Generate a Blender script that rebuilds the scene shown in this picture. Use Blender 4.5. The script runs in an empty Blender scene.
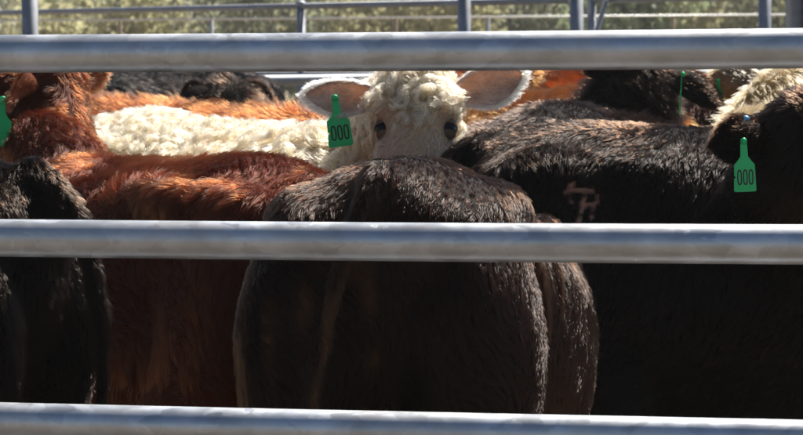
import bpy, math, random
import numpy as np
from mathutils import Vector, Matrix, Euler
from mathutils.kdtree import KDTree

R = math.radians
S = bpy.context.scene
C = S.collection

# ------------------------------------------------------------------ camera
CAM_Z, F = 1.47, 2600.0                      # eye height (m), focal length in photo pixels (803 wide)
cam_data = bpy.data.cameras.new('camera')
cam_data.sensor_width = 36.0
cam_data.lens = 36.0 * F / 803.0
cam_data.clip_start = 0.05
cam_data.clip_end = 5000
cam = bpy.data.objects.new('camera', cam_data)
C.objects.link(cam)
cam.matrix_world = (Matrix.Translation((0, 0, CAM_Z)) @ Matrix.Rotation(R(90 - 3.69), 4, 'X')
                    @ Matrix.Rotation(R(-0.43), 4, 'Z'))
S.camera = cam
cam_data.dof.use_dof = True
cam_data.dof.focus_distance = 4.8
cam_data.dof.aperture_fstop = 15.0

# ------------------------------------------------------------------ sky, sun, exposure
SUN_EL, SUN_AZ = 53.0, 33.0                  # azimuth clockwise from +Y (sun behind the herd, to the right)
world = bpy.data.worlds.new('World')
S.world = world
world.use_nodes = True
wn = world.node_tree.nodes
sky = wn.new('ShaderNodeTexSky')
sky.sky_type = 'NISHITA'
sky.sun_disc = False
sky.sun_elevation = R(SUN_EL)
sky.sun_rotation = R(SUN_AZ)
sky.dust_density = 0.6
sky.ozone_density = 2.0
wn['Background'].inputs[1].default_value = 0.05
world.node_tree.links.new(sky.outputs[0], wn['Background'].inputs[0])
sun_d = bpy.data.lights.new('sun', 'SUN')
sun_d.energy = 5.0
sun_d.angle = R(0.5)
sun_d.color = (1.0, 0.95, 0.87)
sun = bpy.data.objects.new('sun', sun_d)
C.objects.link(sun)
sv = Vector((math.sin(R(SUN_AZ)) * math.cos(R(SUN_EL)), math.cos(R(SUN_AZ)) * math.cos(R(SUN_EL)), math.sin(R(SUN_EL))))
sun.rotation_euler = sv.to_track_quat('Z', 'Y').to_euler()
S.view_settings.view_transform = 'Standard'
S.view_settings.look = 'None'
S.view_settings.exposure = 0.82
S.view_settings.gamma = 1.0
S.view_settings.use_curve_mapping = False
S.render.engine = 'CYCLES'
S.cycles.use_denoising = True
S.cycles.max_bounces = 16
S.cycles.diffuse_bounces = 3
S.cycles.glossy_bounces = 4
S.cycles.transmission_bounces = 14
S.cycles.sample_clamp_indirect = 6.0
S.cycles_curves.shape = 'RIBBONS'
S.cycles_curves.subdivisions = 2

# ------------------------------------------------------------------ helpers
def wx(px, d):
    """world x of something seen d metres out, from the photograph's column"""
    return (px - 401.5) / F * d

def wz(py, d):
    return CAM_Z - (py - 50.0) / F * d

def empty(name, loc, rz=0.0, label=None, cat=None, group=None):
    o = bpy.data.objects.new(name, None)
    C.objects.link(o)
    o.location = loc
    o.rotation_euler = (0, 0, rz)
    o.empty_display_size = 0.1
    tag(o, label, cat, group)
    return o

def tag(o, label=None, cat=None, group=None, kind=None):
    if label: o['label'] = label
    if cat: o['category'] = cat
    if group: o['group'] = group
    if kind: o['kind'] = kind
    return o

def link_mesh(name, me, mat, parent=None, smooth=True):
    o = bpy.data.objects.new(name, me)
    C.objects.link(o)
    if mat is not None and len(me.materials) == 0: me.materials.append(mat)
    if parent is not None: o.parent = parent
    if smooth and len(me.polygons): me.polygons.foreach_set('use_smooth', [True] * len(me.polygons))
    return o

def mesh_py(name, v, f):
    me = bpy.data.meshes.new(name)
    me.from_pydata([tuple(map(float, p)) for p in v], [], f)
    me.update()
    return me

def unit(a):
    a = np.asarray(a, float)
    return a / np.maximum(np.linalg.norm(a, axis=-1, keepdims=True), 1e-9)

def frames(path, up=(0, 0, 1)):
    """tangent, side and up vectors along a path"""
    P = np.asarray(path, float)
    T = np.gradient(P, axis=0)
    T = unit(T)
    up = np.asarray(up, float)
    S_ = np.cross(up, T)
    bad = np.linalg.norm(S_, axis=1) < 0.15
    S_[bad] = np.cross((1.0, 0, 0), T[bad])
    for i in range(1, len(S_)):
        if np.dot(S_[i], S_[i - 1]) < 0: S_[i] = -S_[i]
    S_ = unit(S_)
    return P, T, S_, np.cross(T, S_)

def loft(path, rw, rh, seg=20, up=(0, 0, 1), expo=2.0):
    """closed tube with elliptic sections; rw across, rh in the up direction"""
    P, T, A, B = frames(path, up)
    n = len(P)
    rw = np.broadcast_to(np.asarray(rw, float), (n,)); rh = np.broadcast_to(np.asarray(rh, float), (n,))
    th = np.linspace(0, 2 * np.pi, seg, endpoint=False)
    c, s = np.cos(th), np.sin(th)
    c = np.sign(c) * np.abs(c) ** (2 / expo); s = np.sign(s) * np.abs(s) ** (2 / expo)
    V = P[:, None, :] + A[:, None, :] * (rw[:, None] * c)[..., None] + B[:, None, :] * (rh[:, None] * s)[..., None]
    v = V.reshape(-1, 3).tolist()
    f = []
    for i in range(n - 1):
        for j in range(seg):
            k = (j + 1) % seg
            f.append((i * seg + j, i * seg + k, (i + 1) * seg + k, (i + 1) * seg + j))
    v.append(P[0].tolist()); v.append(P[-1].tolist())
    a, b = n * seg, n * seg + 1
    for j in range(seg):
        k = (j + 1) % seg
        f.append((a, k, j)); f.append((b, (n - 1) * seg + j, (n - 1) * seg + k))
    return v, f

def ellipsoid(c, r, rot=None, n=14, m=20):
    v, f = [], []
    for i in range(1, n):
        a = math.pi * i / n
        for j in range(m):
            b = 2 * math.pi * j / m
            p = Vector((r[0] * math.sin(a) * math.cos(b), r[1] * math.sin(a) * math.sin(b), r[2] * math.cos(a)))
            if rot is not None: p = rot @ p
            v.append(tuple(p + Vector(c)))
    for i in range(n - 2):
        for j in range(m):
            k = (j + 1) % m
            f.append((i * m + j, (i + 1) * m + j, (i + 1) * m + k, i * m + k))
    t, b = len(v), len(v) + 1
    e = Vector((0, 0, r[2]));
    if rot is not None: e = rot @ e
    v.append(tuple(Vector(c) + e)); v.append(tuple(Vector(c) - e))
    for j in range(m):
        k = (j + 1) % m
        f.append((t, j, k)); f.append((b, (n - 2) * m + k, (n - 2) * m + j))
    return v, f

class Join:
    def __init__(self): self.v, self.f = [], []
    def add(self, vf):
        o = len(self.v)
        self.v += [tuple(p) for p in vf[0]]
        self.f += [tuple(i + o for i in q) for q in vf[1]]
    def mesh(self, name): return mesh_py(name, self.v, self.f)

def spline(pts, n):
    """Catmull-Rom through the points"""
    P = [np.asarray(p, float) for p in pts]
    P = [2 * P[0] - P[1]] + P + [2 * P[-1] - P[-2]]
    out = []
    segs = len(P) - 3
    for i in range(n):
        t = i / (n - 1) * segs
        k = min(int(t), segs - 1); u = t - k
        a, b, c, d = P[k:k + 4]
        out.append(0.5 * ((2 * b) + (c - a) * u + (2 * a - 5 * b + 4 * c - d) * u * u + (-a + 3 * b - 3 * c + d) * u ** 3))
    return np.array(out)

def snoise(P, freq, seed, octaves=4):
    """cheap smooth noise in about -1..1 from sums of sines"""
    rg = np.random.default_rng(seed)
    out = np.zeros(len(P))
    for _ in range(octaves * 2):
        k = unit(rg.normal(size=3)) * freq * rg.uniform(0.6, 1.6)
        q = P @ k + rg.uniform(0, 6.28)
        k2 = unit(rg.normal(size=3)) * freq * rg.uniform(0.4, 1.2)
        out += np.sin(q + 1.3 * np.sin(P @ k2 + rg.uniform(0, 6.28)))
    return out / (octaves * 2) ** 0.5 / 1.2

# ------------------------------------------------------------------ materials
def new_mat(name):
    m = bpy.data.materials.new(name)
    m.use_nodes = True
    nt = m.node_tree
    return m, nt, nt.nodes, nt.links, nt.nodes['Principled BSDF']

def ramp(nodes, stops):
    r = nodes.new('ShaderNodeValToRGB')
    el = r.color_ramp.elements
    while len(el) < len(stops): el.new(0.5)
    for e, (p, c) in zip(el, stops):
        e.position = p; e.color = (*c, 1) if len(c) == 3 else c
    return r

def mat_plain(name, col, rough=0.6, metallic=0.0, **kw):
    m, nt, N, L, b = new_mat(name)
    b.inputs['Base Color'].default_value = (*col, 1)
    b.inputs['Roughness'].default_value = rough
    b.inputs['Metallic'].default_value = metallic
    for k, v in kw.items(): b.inputs[k].default_value = v
    return m

def mat_steel(name, base, dirt, rough=0.36, spangle=14.0, dirt_amt=0.5):
    """hot-dip galvanised pipe: cloudy spangle, dust streaks, fine scratches"""
    m, nt, N, L, b = new_mat(name)
    tc = N.new('ShaderNodeTexCoord')
    mp = N.new('ShaderNodeMapping'); mp.inputs['Scale'].default_value = (0.6, 1, 1)
    oi = N.new('ShaderNodeObjectInfo')
    ov = N.new('ShaderNodeVectorMath'); ov.operation = 'MULTIPLY_ADD'; ov.inputs[1].default_value = (37.0, 11.0, 23.0)
    cv = N.new('ShaderNodeCombineXYZ')
    for k in range(3): L.new(oi.outputs['Random'], cv.inputs[k])
    L.new(cv.outputs[0], ov.inputs[0]); L.new(tc.outputs['Object'], ov.inputs[2])
    L.new(ov.outputs[0], mp.inputs[0])
    n0 = N.new('ShaderNodeTexNoise'); n0.inputs['Scale'].default_value = 16; n0.inputs['Detail'].default_value = 4
    L.new(mp.outputs[0], n0.inputs['Vector'])
    dv = N.new('ShaderNodeVectorMath'); dv.operation = 'MULTIPLY_ADD'
    dv.inputs[1].default_value = (0.11, 0.11, 0.11)
    L.new(n0.outputs['Color'], dv.inputs[0]); L.new(mp.outputs[0], dv.inputs[2])
    vo = N.new('ShaderNodeTexVoronoi'); vo.inputs['Scale'].default_value = spangle; vo.inputs['Randomness'].default_value = 1
    L.new(dv.outputs[0], vo.inputs['Vector'])
    sp = N.new('ShaderNodeSeparateColor'); L.new(vo.outputs['Color'], sp.inputs[0])
    n1 = N.new('ShaderNodeTexNoise'); n1.inputs['Scale'].default_value = 26; n1.inputs['Detail'].default_value = 6
    L.new(mp.outputs[0], n1.inputs['Vector'])
    r1 = ramp(N, [(0.0, [c * 0.48 for c in base]), (1.0, [min(1, c * 1.22) for c in base])])
    mixv = N.new('ShaderNodeMath'); mixv.operation = 'MULTIPLY_ADD'; mixv.inputs[1].default_value = 0.28
    L.new(sp.outputs[0], mixv.inputs[0])
    h = N.new('ShaderNodeMath'); h.operation = 'MULTIPLY'; h.inputs[1].default_value = 0.9
    L.new(n1.outputs[0], h.inputs[0]); L.new(h.outputs[0], mixv.inputs[2])
    L.new(mixv.outputs[0], r1.inputs[0])
    n2 = N.new('ShaderNodeTexNoise'); n2.inputs['Scale'].default_value = 7; n2.inputs['Detail'].default_value = 8; n2.inputs['Roughness'].default_value = 0.7
    L.new(ov.outputs[0], n2.inputs['Vector'])
    r2 = ramp(N, [(0.42, (0, 0, 0)), (0.72, (dirt_amt,) * 3)])
    L.new(n2.outputs[0], r2.inputs[0])
    mx = N.new('ShaderNodeMix'); mx.data_type = 'RGBA'; mx.inputs['B'].default_value = (*dirt, 1)
    L.new(r2.outputs[0], mx.inputs['Factor']); L.new(r1.outputs[0], mx.inputs['A'])
    L.new(mx.outputs['Result'], b.inputs['Base Color'])
    inv = N.new('ShaderNodeMath'); inv.operation = 'MULTIPLY_ADD'; inv.inputs[1].default_value = -0.75; inv.inputs[2].default_value = 0.92
    L.new(r2.outputs[0], inv.inputs[0]); L.new(inv.outputs[0], b.inputs['Metallic'])
    ro = N.new('ShaderNodeMath'); ro.operation = 'MULTIPLY_ADD'; ro.inputs[1].default_value = 0.26; ro.inputs[2].default_value = rough
    L.new(mixv.outputs[0], ro.inputs[0]); L.new(ro.outputs[0], b.inputs['Roughness'])
    bp = N.new('ShaderNodeBump'); bp.inputs['Strength'].default_value = 0.12; bp.inputs['Distance'].default_value = 0.004
    L.new(n1.outputs[0], bp.inputs['Height']); L.new(bp.outputs[0], b.inputs['Normal'])
    return m

M_STEEL = mat_steel('galvanised_steel', (0.62, 0.65, 0.69), (0.34, 0.30, 0.25), rough=0.28, spangle=38)
M_STEEL2 = mat_steel('weathered_steel', (0.34, 0.36, 0.40), (0.22, 0.19, 0.16), rough=0.45, spangle=20)
M_WIRE = mat_plain('fence_wire', (0.5, 0.5, 0.5), 0.45, 0.8)
M_WOOD = mat_plain('old_timber', (0.30, 0.22, 0.15), 0.9)

def mat_ground():
    m, nt, N, L, b = new_mat('dry_dirt')
    tc = N.new('ShaderNodeTexCoord')
    n1 = N.new('ShaderNodeTexNoise'); n1.inputs['Scale'].default_value = 0.35; n1.inputs['Detail'].default_value = 9
    n2 = N.new('ShaderNodeTexNoise'); n2.inputs['Scale'].default_value = 9; n2.inputs['Detail'].default_value = 8
    L.new(tc.outputs['Object'], n1.inputs['Vector']); L.new(tc.outputs['Object'], n2.inputs['Vector'])
    r = ramp(N, [(0.3, (0.27, 0.20, 0.13)), (0.5, (0.38, 0.30, 0.20)), (0.7, (0.48, 0.39, 0.27))])
    a = N.new('ShaderNodeMath'); a.operation = 'MULTIPLY_ADD'; a.inputs[1].default_value = 0.4
    L.new(n2.outputs[0], a.inputs[0])
    h = N.new('ShaderNodeMath'); h.operation = 'MULTIPLY'; h.inputs[1].default_value = 0.6
    L.new(n1.outputs[0], h.inputs[0]); L.new(h.outputs[0], a.inputs[2])
    L.new(a.outputs[0], r.inputs[0])
    r2 = ramp(N, [(0.3, (0.08, 0.062, 0.048)), (0.5, (0.135, 0.106, 0.08)), (0.72, (0.21, 0.17, 0.125))])
    L.new(a.outputs[0], r2.inputs[0])
    sx = N.new('ShaderNodeSeparateXYZ'); L.new(tc.outputs['Object'], sx.inputs[0])
    mr = N.new('ShaderNodeMapRange'); mr.inputs['From Min'].default_value = 16; mr.inputs['From Max'].default_value = 24
    L.new(sx.outputs['Y'], mr.inputs['Value'])
    mg = N.new('ShaderNodeMix'); mg.data_type = 'RGBA'
    L.new(mr.outputs[0], mg.inputs['Factor']); L.new(r2.outputs[0], mg.inputs['A']); L.new(r.outputs[0], mg.inputs['B'])
    L.new(mg.outputs['Result'], b.inputs['Base Color'])
    b.inputs['Roughness'].default_value = 0.95
    bp = N.new('ShaderNodeBump'); bp.inputs['Strength'].default_value = 0.6; bp.inputs['Distance'].default_value = 0.03
    L.new(n2.outputs[0], bp.inputs['Height']); L.new(bp.outputs[0], b.inputs['Normal'])
    return m
M_GROUND = mat_ground()

def mat_hair(name, rough=0.34, tip=(0.2, 0.12, 0.08), tip_amt=0.0, rnd=0.35, coat=0.0, ior=1.5):
    m = bpy.data.materials.new(name); m.use_nodes = True
    nt = m.node_tree; N = nt.nodes; L = nt.links
    N.remove(N['Principled BSDF'])
    hb = N.new('ShaderNodeBsdfHairPrincipled')
    hb.model = 'CHIANG'
    hb.parametrization = 'COLOR'
    at = N.new('ShaderNodeAttribute'); at.attribute_name = 'hcol'
    ci = N.new('ShaderNodeHairInfo')
    mp = N.new('ShaderNodeMath'); mp.operation = 'POWER'; mp.inputs[1].default_value = 1.8
    L.new(ci.outputs['Intercept'], mp.inputs[0])
    ml = N.new('ShaderNodeMath'); ml.operation = 'MULTIPLY'; ml.inputs[1].default_value = tip_amt
    L.new(mp.outputs[0], ml.inputs[0])
    mx = N.new('ShaderNodeMix'); mx.data_type = 'RGBA'; mx.inputs['B'].default_value = (*tip, 1)
    L.new(ml.outputs[0], mx.inputs['Factor']); L.new(at.outputs['Color'], mx.inputs['A'])
    L.new(mx.outputs['Result'], hb.inputs['Color'])
    hb.inputs['Roughness'].default_value = rough
    hb.inputs['Radial Roughness'].default_value = 0.45
    hb.inputs['Random Roughness'].default_value = 0.3
    hb.inputs['Coat'].default_value = coat
    hb.inputs['IOR'].default_value = ior
    L.new(hb.outputs[0], N['Material Output'].inputs['Surface'])
    return m

HAIR = {
    'dark': mat_hair('dark_fur', 0.17, (0.05, 0.019, 0.008), 0.30, ior=1.25),
    'brown': mat_hair('brown_fur', 0.17, (0.075, 0.028, 0.012), 0.32, ior=1.26),
    'black': mat_hair('black_fur', 0.17, (0.008, 0.006, 0.005), 0.25, ior=1.09),
    'red': mat_hair('red_fur', 0.26, (0.17, 0.03, 0.006), 0.30, ior=1.32),
    'cream': mat_hair('cream_fur', 0.40, (0.62, 0.50, 0.33), 0.2),
}

def mat_skin():
    m, nt, N, L, b = new_mat('hide')
    at = N.new('ShaderNodeAttribute'); at.attribute_name = 'hide'
    n = N.new('ShaderNodeTexNoise'); n.inputs['Scale'].default_value = 60; n.inputs['Detail'].default_value = 5
    tc = N.new('ShaderNodeTexCoord'); L.new(tc.outputs['Object'], n.inputs['Vector'])
    mx = N.new('ShaderNodeMix'); mx.data_type = 'RGBA'; mx.blend_type = 'MULTIPLY'; mx.inputs['Factor'].default_value = 0.6
    L.new(at.outputs['Color'], mx.inputs['A']); L.new(n.outputs['Color'], mx.inputs['B'])
    L.new(mx.outputs['Result'], b.inputs['Base Color'])
    b.inputs['Roughness'].default_value = 0.8
    b.inputs['Specular IOR Level'].default_value = 0.12
    return m
M_SKIN = mat_skin()

def mat_ear(name, col, glow):
    """thin ear skin that lets some light through"""
    m, nt, N, L, b = new_mat(name)
    tr = N.new('ShaderNodeBsdfTranslucent'); tr.inputs['Color'].default_value = (*glow, 1)
    ms = N.new('ShaderNodeMixShader'); ms.inputs[0].default_value = 0.35
    n = N.new('ShaderNodeTexNoise'); n.inputs['Scale'].default_value = 35; n.inputs['Detail'].default_value = 5
    tc = N.new('ShaderNodeTexCoord'); L.new(tc.outputs['Object'], n.inputs['Vector'])
    r = ramp(N, [(0.3, [c * 0.6 for c in col]), (0.7, [c * 1.25 for c in col])])
    L.new(n.outputs[0], r.inputs[0]); L.new(r.outputs[0], b.inputs['Base Color'])
    b.inputs['Roughness'].default_value = 0.7
    b.inputs['Specular IOR Level'].default_value = 0.1
    L.new(b.outputs[0], ms.inputs[1]); L.new(tr.outputs[0], ms.inputs[2])
    L.new(ms.outputs[0], N['Material Output'].inputs['Surface'])
    return m
EAR_M = {
    'dark': mat_ear('dark_ear_skin', (0.012, 0.008, 0.006), (0.05, 0.018, 0.01)),
    'black': mat_ear('black_ear_skin', (0.008, 0.006, 0.005), (0.03, 0.012, 0.008)),
    'red': mat_ear('red_ear_skin', (0.20, 0.07, 0.035), (0.60, 0.16, 0.05)),
    'orange': mat_ear('orange_ear_skin', (0.55, 0.22, 0.09), (1.0, 0.42, 0.13)),
    'cream': mat_ear('pale_ear_skin', (0.66, 0.47, 0.35), (0.72, 0.46, 0.30)),
    'tan': mat_ear('tan_ear_skin', (0.22, 0.15, 0.09), (0.35, 0.2, 0.1)),
}
M_EYE = mat_plain('dark_eye', (0.008, 0.006, 0.005), 0.14, **{'Specular IOR Level': 0.2})
M_LID = mat_plain('eyelid_skin', (0.10, 0.065, 0.05), 0.5)
M_LIDP = mat_plain('pale_eyelid_skin', (0.15, 0.095, 0.068), 0.8, **{'Specular IOR Level': 0.15})
M_NOSE = mat_plain('nose_skin', (0.10, 0.06, 0.05), 0.35)
M_HOOF = mat_plain('hoof_horn', (0.05, 0.04, 0.035), 0.6)
M_TAG = mat_plain('green_tag_plastic', (0.006, 0.56, 0.16), 0.42)
M_INK = mat_plain('black_tag_ink', (0.006, 0.008, 0.008), 0.5)
M_BLUE = mat_plain('blue_button_plastic', (0.12, 0.42, 0.68), 0.4)

# ------------------------------------------------------------------ ground
def build_ground():
    v, f = [], []
    xs = np.concatenate([[-1500, -400, -120], np.linspace(-40, 40, 41), [120, 400, 1500]])
    ys = np.concatenate([[-300, -60, -20], np.linspace(-6, 74, 41), [110, 200, 500, 1800]])
    P = np.array([(x, y, 0) for y in ys for x in xs], float)
    P[:, 2] = snoise(P, 0.35, 5) * 0.02
    n = len(xs)
    for i in range(len(ys) - 1):
        for j in range(n - 1):
            f.append((i * n + j, i * n + j + 1, (i + 1) * n + j + 1, (i + 1) * n + j))
    o = link_mesh('ground', mesh_py('ground', P, f), M_GROUND)
    tag(o, 'dry tan dirt ground of the yard and the paddock beyond', 'ground', kind='structure')
build_ground()

# ------------------------------------------------------------------ steel fences
def tube(name, a, b, r, mat, parent, seg=28, caps=True, rings=2, wob=0.0, seed=0):
    a, b = Vector(a), Vector(b)
    L_ = (b - a).length
    rg = random.Random(seed)
    ph = [rg.uniform(0, 6.28) for _ in range(4)]
    path = []
    for i in range(rings):
        t = i / (rings - 1)
        path.append((L_ * t, wob * math.sin(5 * t * L_ + ph[0]), wob * math.sin(3.1 * t * L_ + ph[1])))
    v, f = loft(path, r, r, seg)
    me = mesh_py(name, v, f)
    o = link_mesh(name, me, mat, parent)
    d = (b - a).normalized()
    side = Vector((0, 0, 1)).cross(d)
    if side.length < 1e-3: side = Vector((0, 1, 0))
    side.normalize()
    up = d.cross(side)
    o.matrix_local = Matrix.Translation(a) @ Matrix((d, side, up)).transposed().to_4x4()
    return o

def ring(name, c, axis, r_out, r_tube, mat, parent, flat=1.0):
    """a weld bead or collar round a pipe"""
    v, f = [], []
    n, m = 28, 8
    rg = random.Random(int(c[0] * 1000) + int(c[2] * 977))
    for i in range(n):
        a = 2 * math.pi * i / n
        k = 1 + rg.uniform(-.12, .12)
        for j in range(m):
            b = 2 * math.pi * j / m
            rr = r_out + r_tube * k * math.cos(b)
            v.append((rr * math.cos(a), rr * math.sin(a), r_tube * k * math.sin(b) * flat))
    for i in range(n):
        for j in range(m):
            f.append((i * m + j, ((i + 1) % n) * m + j, ((i + 1) % n) * m + (j + 1) % m, i * m + (j + 1) % m))
    o = link_mesh(name, mesh_py(name, v, f), mat, parent)
    o.matrix_local = Matrix.Translation(c) @ Vector(axis).to_track_quat('Z', 'Y').to_matrix().to_4x4()
    return o

def front_fence():
    yaw = R(-12.2)
    root = empty('steel_rail_fence', (0, 4.0, 0), yaw,
                 'near galvanised pipe fence whose three thick rails cross the whole picture', 'fence')
    for i, z in enumerate((1.468, 1.175, 0.881, 0.60, 0.31, 1.765)):
        tube('rail', (-1.9, 0, z), (1.9, 0, z), 0.030, M_STEEL, root, seg=48, rings=60, wob=0.0007, seed=i)
    for x in (-1.62, 1.62):
        p = tube('post', (x, 0.056, -0.3), (x, 0.056, 1.95), 0.038, M_STEEL, root, seg=32)
        for z in (1.468, 1.175, 0.881, 0.60, 0.31, 1.765):
            ring('weld_bead', (x, 0.024, z), (0, 1, 0), 0.022, 0.006, M_STEEL2, root)
    # the pale spot of dried splash low on the middle rail
    v, f = ellipsoid((0, 0, 0), (0.0035, 0.0015, 0.0045), n=6, m=8)
    o = link_mesh('dried_splash', mesh_py('dried_splash', v, f), mat_plain('dried_splash', (0.8, 0.78, 0.7), 0.7), root)
    o.location = (0.365, -0.022, 1.176 - 0.0215)
front_fence()

def fence_back_pen():
    """pen fence right behind the herd: thick posts, heavy rails"""
    a = Vector((wx(32.5, 11.4), 11.4, 0)); b = Vector((wx(465.5, 12.6), 12.6, 0))
    d = (b - a); L_ = d.length
    root = empty('pen_fence', a, math.atan2(d.y, d.x), 'steel pen fence with thick blue grey posts right behind the herd', 'fence')
    for x, r in ((0, 0.036), (L_, 0.032), (L_ * 1.825, 0.034), (-L_, 0.036)):
        tube('post', (x, 0, -0.3), (x, 0, 2.1), r, M_STEEL2, root, seg=20)
    for z in (1.335, 1.02, 0.7, 0.38, 2.0):
        tube('rail', (-L_, -0.055, z), (L_ * 1.825, -0.055, z), 0.024, M_STEEL2, root, seg=16)
    return root
fence_back_pen()

def fence_lane():
    """lane fence further back: one top rail, capped post, and lower rails"""
    a = Vector((wx(-160, 19.6), 19.6, 0)); b = Vector((wx(577.5, 15.2), 15.2, 0))
    d = b - a; L_ = d.length
    root = empty('lane_fence', a, math.atan2(d.y, d.x), 'slanting pipe lane fence with one slim round capped post, beyond the pen fence', 'fence')
    zt = 1.752
    tube('rail', (0, 0, zt), (L_ - 0.05, 0, zt), 0.020, M_STEEL2, root, seg=16)
    tube('rail', (0, 0, 1.322), (L_ - 0.05, 0, 1.322), 0.016, M_STEEL2, root, seg=16)
    for z in (0.95, 0.6): tube('rail', (0, 0, z), (L_ - 0.05, 0, z), 0.020, M_STEEL2, root, seg=16)
    # post seen at column 303
    for px in (303, 80 - 330):
        best = min((abs((a + d * t).x / (a + d * t).y * F + 401.5 - px), t) for t in np.linspace(0, 1, 800))
        t = best[1]
        tube('post', (L_ * t, 0.0, -0.3), (L_ * t, 0.0, zt + 0.014), 0.026, M_STEEL2, root, seg=18)
        cap = link_mesh('post_cap', mesh_py('post_cap', *ellipsoid((0, 0, 0), (0.034, 0.034, 0.022))), M_STEEL2, root)
        cap.location = (L_ * t, 0, zt + 0.016)
    p = tube('post', (L_, 0, -0.3), (L_, 0, 2.05), 0.040, M_STEEL2, root, seg=20)
    ring('collar', (L_ - 0.05, 0, zt), (1, 0, 0), 0.022, 0.007, M_STEEL2, root)
    return root
fence_lane()

def gate():
    d0 = 15.4
    a = Vector((wx(592.5, d0), d0, 0)); b = Vector((wx(900, 14.2), 14.2, 0))
    d = b - a; L_ = d.length
    root = empty('pipe_gate', a, math.atan2(d.y, d.x), 'pipe frame gate with slanted brace hung beside the lane fence', 'gate')
    zt = wz(1.5, d0)
    tube('frame_post', (0, 0, 0.15), (0, 0, zt), 0.027, M_STEEL2, root, seg=16)
    tube('frame_post', (L_, 0, 0.15), (L_, 0, zt), 0.027, M_STEEL2, root, seg=16)
    tube('top_bar', (0, 0, zt), (L_, 0, zt), 0.022, M_STEEL2, root, seg=16)
    for z in (0.2, 0.55, 0.9, 1.25): tube('bar', (0, 0, z), (L_, 0, z), 0.016, M_STEEL2, root, seg=14)
    tube('brace', (0.125, -0.03, zt), (0.125 - 0.6, -0.03 + 0.0, 0.2), 0.014, M_STEEL2, root, seg=12).matrix_local
    for z in (0.5, 1.55): ring('hinge', (0, 0, z), (0, 0, 1), 0.034, 0.012, M_STEEL2, root)
    return root
gate()

def loading_posts():
    for k, (px, d, r, h, lab) in enumerate(((795, 13.0, 0.046, 2.3, 'broad flat steel post at the right edge behind the tan animal'),)):
        root = empty('steel_post', (wx(px, d), d, 0), R(14), lab, 'post')
        j = Join()
        for (x0, x1, y0, y1) in ((-r, r, -.006, .006), (-r, -r + .012, -.05, -.007), (r - .012, r, -.05, -.007)):
            vs = [(x, y, z) for z in (-.3, h) for y in (y0, y1) for x in (x0, x1)]
            j.add((vs, [(0, 1, 3, 2), (4, 6, 7, 5), (0, 4, 5, 1), (2, 3, 7, 6), (0, 2, 6, 4), (1, 5, 7, 3)]))
        link_mesh('channel', j.mesh('channel'), M_STEEL2, root, smooth=False)
        p = link_mesh('base_plate', mesh_py('base_plate', *ellipsoid((0, 0, 0), (0.12, 0.12, 0.02))), M_STEEL2, root)
        p.location = (0, 0, 0.02)
loading_posts()

def wire_fence():
    d = 30.0
    root = empty('wire_fence', (0, d, 0), R(-1.5), 'distant wire fence with thin posts in front of the scrub', 'fence')
    z0 = wz(18, d)
    for k, z in enumerate((z0, z0 - 0.36, z0 - 0.7, z0 - 1.0, z0 - 1.3)):
        tube('wire', (-9, 0, z), (9, 0, z), 0.011 if k == 0 else 0.005, M_WIRE, root, seg=8)
    for px in range(18 - 92 * 5, 1260, 92):
        x = wx(px + (px * 37 % 23) - 11, d)
        if abs(x) < 8.9: tube('post', (x, 0.02, -0.3), (x, 0.02, z0 + 0.01), 0.022, M_WOOD if (px // 92) % 3 == 1 else M_WIRE, root, seg=8)
wire_fence()

# ------------------------------------------------------------------ scrub behind
def mat_leaf(name, c1, c2):
    m, nt, N, L, b = new_mat(name)
    oi = N.new('ShaderNodeNewGeometry')
    r = ramp(N, [(0.0, c1), (1.0, c2)])
    nz = N.new('ShaderNodeTexNoise'); nz.inputs['Scale'].default_value = 0.9; nz.inputs['Detail'].default_value = 3  # clump-size leaf tones, also standing in for shadowed and bright clumps
    tc = N.new('ShaderNodeTexCoord'); L.new(tc.outputs['Object'], nz.inputs['Vector'])
    ad = N.new('ShaderNodeMath'); ad.operation = 'MULTIPLY_ADD'; ad.inputs[1].default_value = 2.6; ad.inputs[2].default_value = -1.05
    L.new(nz.outputs[0], ad.inputs[0])
    av = N.new('ShaderNodeMath'); av.operation = 'MULTIPLY_ADD'; av.inputs[1].default_value = 0.35
    L.new(oi.outputs['Random Per Island'], av.inputs[0]); L.new(ad.outputs[0], av.inputs[2])
    L.new(av.outputs[0], r.inputs[0])
    b.inputs['Roughness'].default_value = 0.6
    L.new(r.outputs[0], b.inputs['Base Color'])
    tr = N.new('ShaderNodeBsdfTranslucent'); L.new(r.outputs[0], tr.inputs['Color'])
    ms = N.new('ShaderNodeMixShader'); ms.inputs[0].default_value = 0.65
    L.new(b.outputs[0], ms.inputs[1]); L.new(tr.outputs[0], ms.inputs[2])
    L.new(ms.outputs[0], N['Material Output'].inputs['Surface'])
    return m
LEAF = [mat_leaf('olive_leaves', (0.22, 0.24, 0.15), (0.38, 0.39, 0.26)),
        mat_leaf('yellow_green_leaves', (0.33, 0.32, 0.17), (0.50, 0.47, 0.28)),
        mat_leaf('grey_green_leaves', (0.25, 0.26, 0.19), (0.42, 0.42, 0.31)),
        mat_leaf('bright_green_leaves', (0.20, 0.25, 0.14), (0.35, 0.39, 0.23))]
M_BARK = mat_plain('grey_bark', (0.13, 0.105, 0.085), 0.9)

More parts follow.
